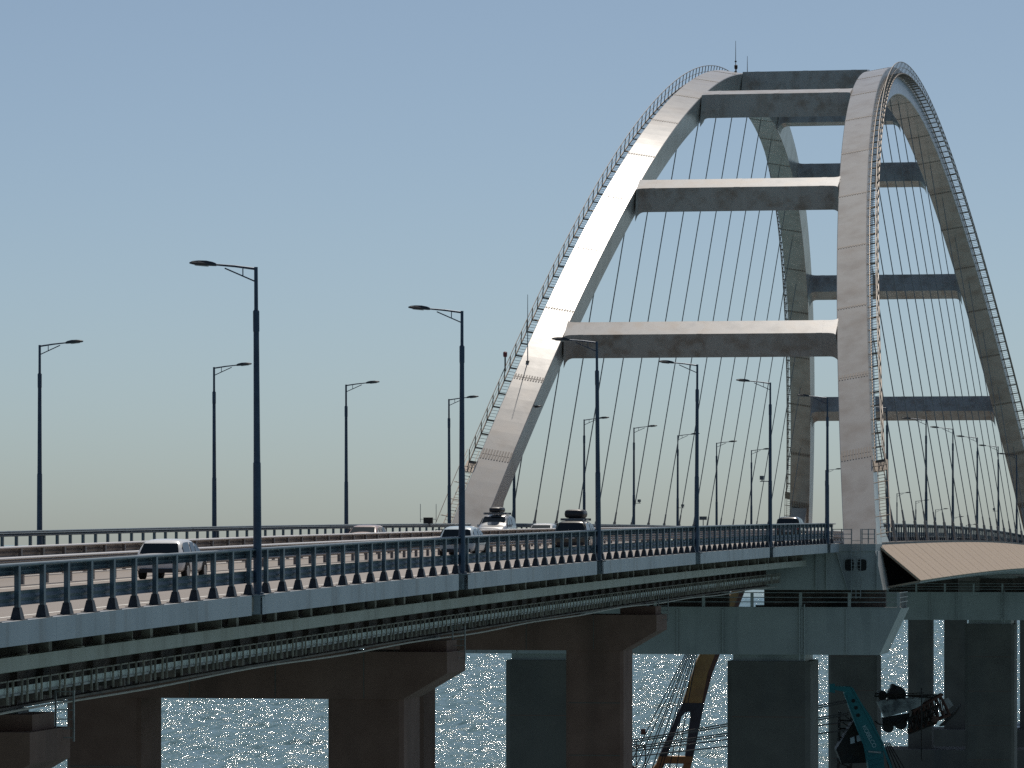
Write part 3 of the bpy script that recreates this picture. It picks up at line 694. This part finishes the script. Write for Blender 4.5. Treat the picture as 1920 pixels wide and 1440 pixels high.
# ------------------------------------------------------------------ cars
def car(name, x, y, rz, paint, label, L=4.2, W=1.75, H=1.48, kind='hatch', box=None):
    root = empty(name, (x, y, road(y)+.004), rz); tag(root, label, 'car' if kind != 'van' else 'van', 'cars on the bridge')
    root.rotation_euler = (0,0,rz)      # car faces +Y locally
    hw = W/2; belt = H*.60
    # stations: (y, bottom z, half width, belt z, roof z or None, roof half width)
    if kind == 'hatch':
        prof = [(-.50,.34,.80,.50,None),(-.485,.24,.93,.58,None),(-.465,.20,.97,.60,.62),(-.40,.19,1.0,.615,.90),(-.33,.19,1.0,.62,.975),(-.15,.19,1.0,.62,1.0),(.02,.19,1.0,.61,.985),(.10,.19,1.0,.60,.93),(.25,.19,1.0,.585,.62),(.36,.19,.98,.55,None),(.44,.2,.94,.50,None),(.485,.24,.85,.42,None),(.50,.32,.72,.36,None)]
    else:
        prof = [(-.50,.32,.85,.52,None),(-.49,.24,.95,.60,None),(-.478,.21,.98,.62,.66),(-.44,.2,1.0,.62,.93),(-.38,.2,1.0,.62,.985),(-.15,.2,1.0,.62,1.0),(.04,.2,1.0,.615,.985),(.12,.2,1.0,.61,.94),(.25,.2,1.0,.60,.64),(.37,.2,.98,.58,None),(.45,.21,.95,.54,None),(.49,.24,.88,.46,None),(.50,.32,.76,.38,None)]
    rings = []; info = []
    for yy, zb, wf, bz, rz_ in prof:
        Y = yy*L; z0 = zb*H*.9; b = bz*H; wv = hw*wf
        if rz_ is None: rtop = b+.05*H; rw = wv*.80; mz = b+.035*H
        else: rtop = rz_*H; k = (rz_-bz)/(1-.62); rw = wv*(1 - .20*min(1,k)) ; mz = rtop - .05*H*min(1,max(.3,k))
        half = [(wv*.86,z0),(wv*.975,z0+.06),(wv,(z0+b)*.55),(wv*.965,b),(rw,mz),(rw*.80,rtop-.008*H),(rw*.35,rtop)]
        rings.append([(px_,Y,pz) for px_,pz in half] + [(-px_,Y,pz) for px_,pz in half[::-1]]); info.append((Y,wv,b,rw,mz,rtop))
    body = MB().rings(rings).build('body', paint, root, smooth=True)
    me = body.data
    try:
        md = body.modifiers.new('sub', 'SUBSURF'); md.levels = 1; md.render_levels = 1
    except Exception: pass
    # glass: side panes per bay, rear screen, windscreen (slightly proud of the shell)
    def lerp(a,b,t): return tuple(a[i]+(b[i]-a[i])*t for i in range(3))
    cab = [i for i,p_ in enumerate(prof) if p_[4] is not None]
    i0, i1 = cab[0], cab[-1]
    bays = [(cab[1],cab[3]) , (cab[3],cab[4]), (cab[4],cab[-1])]
    def side_pt(s,i,t): Y,wv,b,rw,mz,rt = info[i]; return (s*(wv*.965+(rw-wv*.965)*t+.012), Y, b+(mz-b)*t)
    for s in (1,-1):
        for a, c in bays:
            pts = []
            n_ = c-a+1
            idx = list(range(a,c+1))
            lo = [side_pt(s,i,.10) for i in idx]; hi = [side_pt(s,i,.90) for i in idx]
            # inset ends
            for arr in (lo,hi):
                arr[0] = lerp(arr[0],arr[1],.14 if a != cab[1] else .05); arr[-1] = lerp(arr[-1],arr[-2],.10 if c != cab[-1] else .25)
            mb = MB(); mb.add(lo+hi, [(k,k+1,n_+k+1,n_+k) for k in range(n_-1)]); mb.build('side_window', M['glass'], root)
    def screen(i_lo, i_hi, out):
        Y0,wv0,b0,rw0,mz0,rt0 = info[i_lo]; Y1,wv1,b1,rw1,mz1,rt1 = info[i_hi]
        z0, z1 = rt0+.01, rt1-.01
        mb = MB(); mb.add([(-rw0*.86,Y0+out*.03,z0),(rw0*.86,Y0+out*.03,z0),(rw1*.84,Y1+out*.05,z1-.02),(-rw1*.84,Y1+out*.05,z1-.02)],[(0,1,2,3)])
        return mb
    screen(cab[0],cab[1],-1).build('rear_window', M['glass'], root)
    screen(cab[-1],cab[-2],1).build('windscreen', M['glass'], root)
    # wheels, lamps, bumpers, plate, mirrors
    wr = .31*H/1.45
    for s in (1,-1):
        for yy in (-.305*L,.30*L):
            ty = MB(); n = 18; rr_ = []
            for xo, r_ in ((-.1,wr*.86),(-.09,wr*.98),(.07,wr),(.10,wr*.94),(.105,wr*.7)):
                rr_.append([(s*(hw-.12+xo+.03), yy+r_*math.cos(2*math.pi*k/n), wr+r_*math.sin(2*math.pi*k/n)) for k in range(n)])
            t_ = ty.rings(rr_).build('wheel', M['tyre'], root)
            rm = MB(); rm.tube([(s*(hw+.005),yy,wr),(s*(hw+.022),yy,wr)], wr*.62, 14); rm.build('rim', M['alloy'], t_)
            # dark wheel arch
            ar = MB(); m_ = 12
            o1 = [(s*(hw+.004), yy+(wr+.06)*math.cos(math.pi*k/m_), wr+(wr+.06)*math.sin(math.pi*k/m_)) for k in range(m_+1)]
            ar.add(o1, [tuple(range(m_+1))]); ar.build('wheel_arch', M['dark'], root)
        zt_ = .50*H
        MB().box(min(s*hw*.72,s*hw*.93),max(s*hw*.72,s*hw*.93),-.492*L-.02,-.47*L,zt_-.02,zt_+.13).build('tail_lamp', M['redlens'], root)
        MB().box(min(s*hw*.5,s*hw*.86),max(s*hw*.5,s*hw*.86),.46*L,.487*L,.40*H,.47*H).build('headlamp', M['clear'], root)
        MB().box(min(s*(hw-.02),s*(hw+.17)),max(s*(hw-.02),s*(hw+.17)),.12*L,.15*L,.60*H,.68*H).build('mirror', paint, root)
    MB().box(-hw*.8,hw*.8,-.503*L-.015,-.49*L,.17*H,.27*H).build('rear_bumper', M['plastic'], root)
    MB().box(-.26,.26,-.503*L-.022,-.5*L,.40*H,.47*H).build('number_plate', M['white'], root)
    if box:
        bx = MB(); rings = []; l2, w2, h2 = box; zb = H+.10
        for t_, kx, kz in ((-.5,.7,.55),(-.47,.9,.85),(-.3,1,1),(.2,1,1),(.42,.9,.8),(.5,.65,.4)):
            ring = []
            for q in range(14):
                a = 2*math.pi*q/14; ca, sa = math.cos(a), math.sin(a)
                ring.append((w2/2*kx*math.copysign(abs(ca)**.55,ca), t_*l2-.05*L, zb+h2*.5+h2/2*kz*math.copysign(abs(sa)**.55,sa)))
            rings.append(ring)
        bx.rings(rings).build('roof_box', M['plastic'], root, smooth=True)
        for yy in (-.25*L,.1*L): MB().box(-hw*.78,hw*.78,yy-.03,yy+.03,H-.02,zb+.01).build('roof_bar', M['cable'], root)
        for s in (1,-1): MB().box(s*hw*.68-.02,s*hw*.68+.02,-.36*L,.14*L,H-.01,H+.06).build('roof_rail', M['alloy'], root)
    return root
car('hatchback_car', 4.6, -158.0, 0, M['carwhite'], 'white hatchback driving away behind the near guard rail', 4.2, 1.78, 1.5)
car('hatchback_car', 4.6, -100.5, 0, M['carblue'], 'pale blue car behind the second near lamp post', 4.3, 1.8, 1.58)
car('family_van', -6.0, -33.0, math.pi, M['carsilver'], 'silver van with grey roof box coming towards the camera', 4.8, 1.95, 2.08, 'van', (1.9,.85,.38))
car('estate_car', 5.0, -68.0, 0, M['carolive'], 'dark car carrying a big black roof box', 4.7, 1.9, 1.74, 'van', (2.0,1.15,.52))
car('hatchback_car', -6.0, -74.0, math.pi, M['carpink'], 'rose-brown car whose roof shows over the median rails', 4.3, 1.78, 1.53)
car('hatchback_car', -6.0, -15.0, math.pi, M['carwhite'], 'white car roof between the two cars with roof boxes', 4.3, 1.78, 1.48)
car('off_road_car', 7.0, 23.0, 0, M['carblack'], 'black car under the arch beside the far left rib foot', 4.7, 1.92, 1.98, 'van')

# ------------------------------------------------------------------ floating cranes beyond and under the bridge
def pontoon(par, x0, x1, y0, y1):
    cx, cy = (x0+x1)/2, (y0+y1)/2; hx, hy = (x1-x0)/2, (y1-y0)/2; L_ = Vector((cx,cy,SEA)) - par.location
    h = MB().rings([[(-hx*k,-hy*k,z),(hx*k,-hy*k,z),(hx*k,hy*k,z),(-hx*k,hy*k,z)] for k,z in ((.9,-1.5),(1,-.2),(1,.7))]).build('pontoon', M['machine'], par); h.location = L_
    MB().box(-hx+.3,hx-.3,-hy+.3,hy-.3,.7,.8).build('pontoon_deck', M['rust'], h)
oc = empty('orange_crane', (-52,380,SEA+1.7)); tag(oc,'orange A-frame crane boom with dark lower legs seen under the arch pier','crane')
pontoon(oc,-66,-40,354,384)
def P(px,py,d,dd=0.0):              # a point of the crane: picture ray met at distance d from the camera
    u=(px-960)/8200*(d+dd); dpt=d+dd
    return Vector((CAM.x+u*math.cos(TH)-dpt*math.sin(TH), CAM.y+u*math.sin(TH)+dpt*math.cos(TH), (1014.1-py)*dpt/8200))
def oput(mb,nm,m,par=None):
    o=mb.build(nm,m,oc); o.location=-oc.location; return o
D0=700.0
def slab(mb, quad, th):              # quad of front points (list), pushed back by th metres
    back=[Vector(q)+Vector((-math.sin(TH),math.cos(TH),0))*th for q in quad]
    return mb.rings([quad, back])
upper=[P(1377,1100,D0),P(1391,1100,D0),P(1327,1262,D0),P(1316,1318,D0),P(1280,1318,D0),P(1306,1240,D0)]
oput(slab(MB(),upper,2.2),'boom_upper',M['orange'])
oput(slab(MB(),[P(1391,1100,D0),P(1400,1100,D0),P(1336,1262,D0),P(1321,1318,D0),P(1316.3,1318,D0),P(1327.3,1262,D0)],2.0),'boom_side_plate',M['rust'])
oput(slab(MB(),[P(1280,1318.4,D0),P(1316,1318.4,D0),P(1295,1335,D0),P(1286,1335,D0),P(1277,1345,D0),P(1251,1418,D0),P(1236,1418,D0)],2.4),'boom_leg',M['cranedark'])
oput(slab(MB(),[P(1316.3,1318.4,D0),P(1321,1318.4,D0),P(1300,1418,D0),P(1285,1418,D0),P(1295,1345,D0),P(1295,1335.2,D0)],2.4),'boom_leg',M['cranedark'])
oput(slab(MB(),[P(1236,1418.4,D0),P(1300,1418.4,D0),P(1297,1432,D0),P(1231,1432,D0)],2.4),'cross_member',M['orange'])
oput(slab(MB(),[P(1231,1432.4,D0),P(1247,1432.4,D0),P(1238,1448,D0),P(1219,1448,D0)],2.4),'boom_foot',M['orange'])
oput(slab(MB(),[P(1283,1432.4,D0),P(1297,1432.4,D0),P(1293,1448,D0),P(1277,1448,D0)],2.4),'boom_foot',M['orange'])
for i in range(9):
    a=P(1378,1104,D0-1+.3*i); b=P(1172+i*11+(i%3)*3,1452,D0-6)
    # ropes fan down to the winches on deck
    q=P(1286+i*2.6,1225,D0-2); oput(MB().tube([q+(q-b)*.55,b],.085,5),'hoist_rope',M['machine'])
blk=P(1206,1372,D0-4); oput(MB().box(blk.x-.35,blk.x+.35,blk.y-.3,blk.y+.3,blk.z-.45,blk.z+.45),'hook_block',M['rust'])

tc = empty('teal_crane', (2,136,SEA+1.7)); tag(tc,'teal box boom crane with faded white lettering below the arch deck','crane')
D1=452.0
pontoon(tc,-14,22,120,152)
def tput(mb,nm,m,kind=None,par=None):
    o=mb.build(nm,m,tc); o.location=-tc.location
    if kind: o['kind']=kind
    return o
tput(slab(MB(),[P(1566,1287,D1),P(1597,1288,D1),P(1610,1310,D1),P(1634,1345,D1),P(1655,1395,D1),P(1660,1460,D1),P(1632,1460,D1),P(1622,1400,D1),P(1600,1345,D1),P(1588,1312,D1),P(1583,1297,D1),P(1566,1294,D1)],2.2),'boom',M['teal'])
tput(slab(MB(),[P(1555,1283,D1),P(1565.6,1282,D1),P(1565.6,1300,D1),P(1555,1298,D1)],1.8),'boom_head',M['teal'])
for (px,py) in ((1600,1314),(1605,1327),(1609,1341)):
    c0=P(px,py,D1,-.06); tput(MB().tube([c0,c0+Vector((-math.sin(TH),math.cos(TH),0))*.1],.2,12),'lightening_hole',M['dark'])
tput(MB().bar(P(1598,1290,D1,-.05),P(1656,1395,D1,-.05),.16,.16),'boom_edge_rail',M['teal'])
tput(MB().bar(P(1622,1402,D1,-.05),P(1583,1300,D1,-.05),.12,.12),'boom_edge_rail',M['teal'])
tput(MB().bar(P(1628,1409,D1,-.12),P(1652,1411,D1,-.12),.25,.16),'cross_pipe',M['rail'])
for k in range(3): tput(MB().bar(P(1630,1418+k*10,D1,-.1),P(1656,1411+k*10,D1,-.1),.1,.1),'lattice_brace',M['teal'])
# lettering down the boom
fc=bpy.data.curves.new('lettering','FONT'); fc.body='KOBELCO'; fc.size=.62; fc.extrude=.01; fc.align_x='LEFT'; fc.space_character=.86
fo=bpy.data.objects.new('lettering',fc); C.objects.link(fo); fo.parent=tc; fc.materials.append(M['letters'])
p0=P(1616,1362,D1,-.08); p1=P(1636,1400,D1,-.08); ax=(p1-p0).normalized(); nrm=Vector((math.sin(TH),-math.cos(TH),0)); ay=nrm.cross(ax)
mw=Matrix((ax,ay,nrm)).transposed().to_4x4(); mw.translation=p0-tc.location
lm=bpy.data.meshes.new_from_object(fo); bpy.data.objects.remove(fo); fo=bpy.data.objects.new('lettering',lm); C.objects.link(fo); fo.parent=tc; fo.matrix_local=mw
if not lm.materials: lm.materials.append(M['letters'])
# machinery house, drums, grey gantry and rusty jib to the right
tput(slab(MB(),[P(1568,1405,D1+3),P(1600,1352,D1+3),P(1618,1375,D1+3),P(1628,1430,D1+3),P(1578,1432,D1+3)],3),'machinery_house',M['machine'])
for (px,py,r_) in ((1655,1304,.5),(1682,1303,.95),(1676,1288,.3)):
    c0=P(px,py,D1+5); tput(MB().tube([c0,c0+Vector((-math.sin(TH),math.cos(TH),0))*1.6],r_,18),'rope_drum',M['machine'])
tput(slab(MB(),[P(1646,1317,D1+4),P(1655,1313,D1+4),P(1735,1308,D1+4),P(1728,1324,D1+4),P(1700,1334,D1+4),P(1660,1345,D1+4)],2.4),'gantry_plate',M['machgrey'])
tput(slab(MB(),[P(1654,1347,D1+4.4),P(1706,1338,D1+4.4),P(1703,1352,D1+4.4),P(1672,1360,D1+4.4),P(1656,1366,D1+4.4)],2.0),'winch_frame',M['machine'])
for (px,py,r_) in ((1666,1364,.55),(1690,1357,.62)):
    c0=P(px,py,D1+4.2); tput(MB().tube([c0,c0+Vector((-math.sin(TH),math.cos(TH),0))*2.2],r_,16),'rope_drum',M['machine'])
for (a_,b_,sag) in ((1656,1700,30),(1668,1712,24),(1700,1750,26),(1712,1744,36),(1640,1672,22)):
    pts=[]
    for q in range(9):
        t_=q/8; pts.append(P(a_+(b_-a_)*t_, 1350-(a_-1650)*.12+sag*4*t_*(1-t_)*.5+ (t_*-8), D1+3.8))
    tput(MB().tube(pts,.08,6),'hose',M['machine'])
for k in range(6): tput(MB().tube([P(1648+k*16,1316-k*1.4,D1+3.9),P(1648+k*16,1303-k*.6,D1+3.9)],.05,5),'handrail_post',M['machine'])
tput(MB().tube([P(1648,1303,D1+3.9),P(1732,1299,D1+3.9)],.045,5),'handrail',M['machine'])
for (px,py) in ((1594,1384),(1606,1380)):
    tput(slab(MB(),[P(px,py,D1+2.9),P(px+8,py-3,D1+2.9),P(px+9,py+9,D1+2.9),P(px+1,py+11,D1+2.9)],.04),'cab_window',M['clear'])
def lattice(p_lo,q_lo,p_hi,q_hi,n,th,mt,nm,r_=.09):
    mb=MB(); bk=Vector((-math.sin(TH),math.cos(TH),0))*th
    for o_ in (Vector((0,0,0)),bk):
        mb.tube([p_lo+o_,q_lo+o_],r_*1.3,6); mb.tube([p_hi+o_,q_hi+o_],r_*1.3,6)
        for k in range(n):
            a=p_lo.lerp(q_lo,k/n)+o_; b=p_hi.lerp(q_hi,(k+.5)/n)+o_; c=p_lo.lerp(q_lo,(k+1)/n)+o_
            mb.tube([a,b],r_*.7,5); mb.tube([b,c],r_*.7,5)
    for k in range(n+1):
        a=p_lo.lerp(q_lo,k/n); mb.tube([a,a+bk],r_*.7,5); a=p_hi.lerp(q_hi,k/n); mb.tube([a,a+bk],r_*.7,5)
    return tput(mb,nm,mt)
lattice(P(1706,1372,D1+4),P(1782,1340,D1+4),P(1712,1334,D1+4),P(1768,1302,D1+4),7,2.0,M['rust'],'jib_lattice',.11)
lattice(P(1640,1306,D1+4),P(1758,1303,D1+4),P(1640,1300,D1+4),P(1752,1309,D1+4),9,1.0,M['machine'],'upper_walkway',.05)
lattice(P(1704,1376,D1+3.5),P(1756,1356,D1+3.5),P(1700,1350,D1+3.5),P(1764,1322,D1+3.5),5,1.2,M['machine'],'jib_walkway',.08)
tput(slab(MB(),[P(1763,1362,D1+4),P(1803,1321,D1+4),P(1794,1336,D1+4),P(1770,1361,D1+4)],1.6),'jib_tip',M['machine'])
tput(slab(MB(),[P(1768,1313,D1+4),P(1778,1308,D1+4),P(1788,1322,D1+4),P(1778,1330,D1+4)],1.2),'sheave_block',M['sleeve'])
tput(slab(MB(),[P(1750,1342,D1+3),P(1762,1346,D1+3),P(1757,1356,D1+3),P(1746,1352,D1+3)],.8),'float_ring',M['rust'])
tput(MB().tube([P(1728,1290,D1+3),P(1728,1426,D1+3)],.07,6),'hook_line',M['machine'])
for k in range(5): tput(MB().tube([P(1655+k*3,1392,D1+1),P(1672+k*9,1462,D1+1)],.06,5),'luffing_rope',M['machine'])
tput(MB().bar(P(1655,1398,D1),P(1680,1462,D1),.25,.25),'luffing_bar',M['teal'])
lattice(P(1572,1462,D1+5),P(1575,1335,D1+5),P(1596,1462,D1+5),P(1598,1345,D1+5),8,1.8,M['machine'],'rear_mast',.07)
for k,(ya_,yb_) in enumerate(((1312,1391),(1316,1395),(1336,1403),(1340,1407),(1352,1411),(1368,1421))):
    tput(MB().tube([P(1590,ya_,D1+1),P(1380,(ya_+yb_)/2+3,D1+20),P(1166,yb_,D1+40)],.075,5),'backstay_rope',M['machine'])
# post gantry the backstays run to
gp=empty('rope_gantry',tuple(P(1184,1444,D1+40))); tag(gp,'dark curved rope gantry at the foot of the brown pier','gantry')
def gput(mb,nm,m): o=mb.build(nm,m,gp); o.location=-gp.location; return o
gput(MB().tube([P(1168,1395,D1+40),P(1171,1418,D1+40),P(1180,1434,D1+40),P(1196,1446,D1+40),P(1196,1700,D1+40)],.22,8),'bent_frame',M['machine'])
for px in (1181,1193,1210): gput(MB().tube([P(px,1385+(px-1181)*.4,D1+40),P(px,1700,D1+40)],.07,6),'post',M['machine'])
gput(MB().bar(P(1168,1392,D1+40),P(1212,1400,D1+40),.12,.12),'cross_rail',M['machine'])
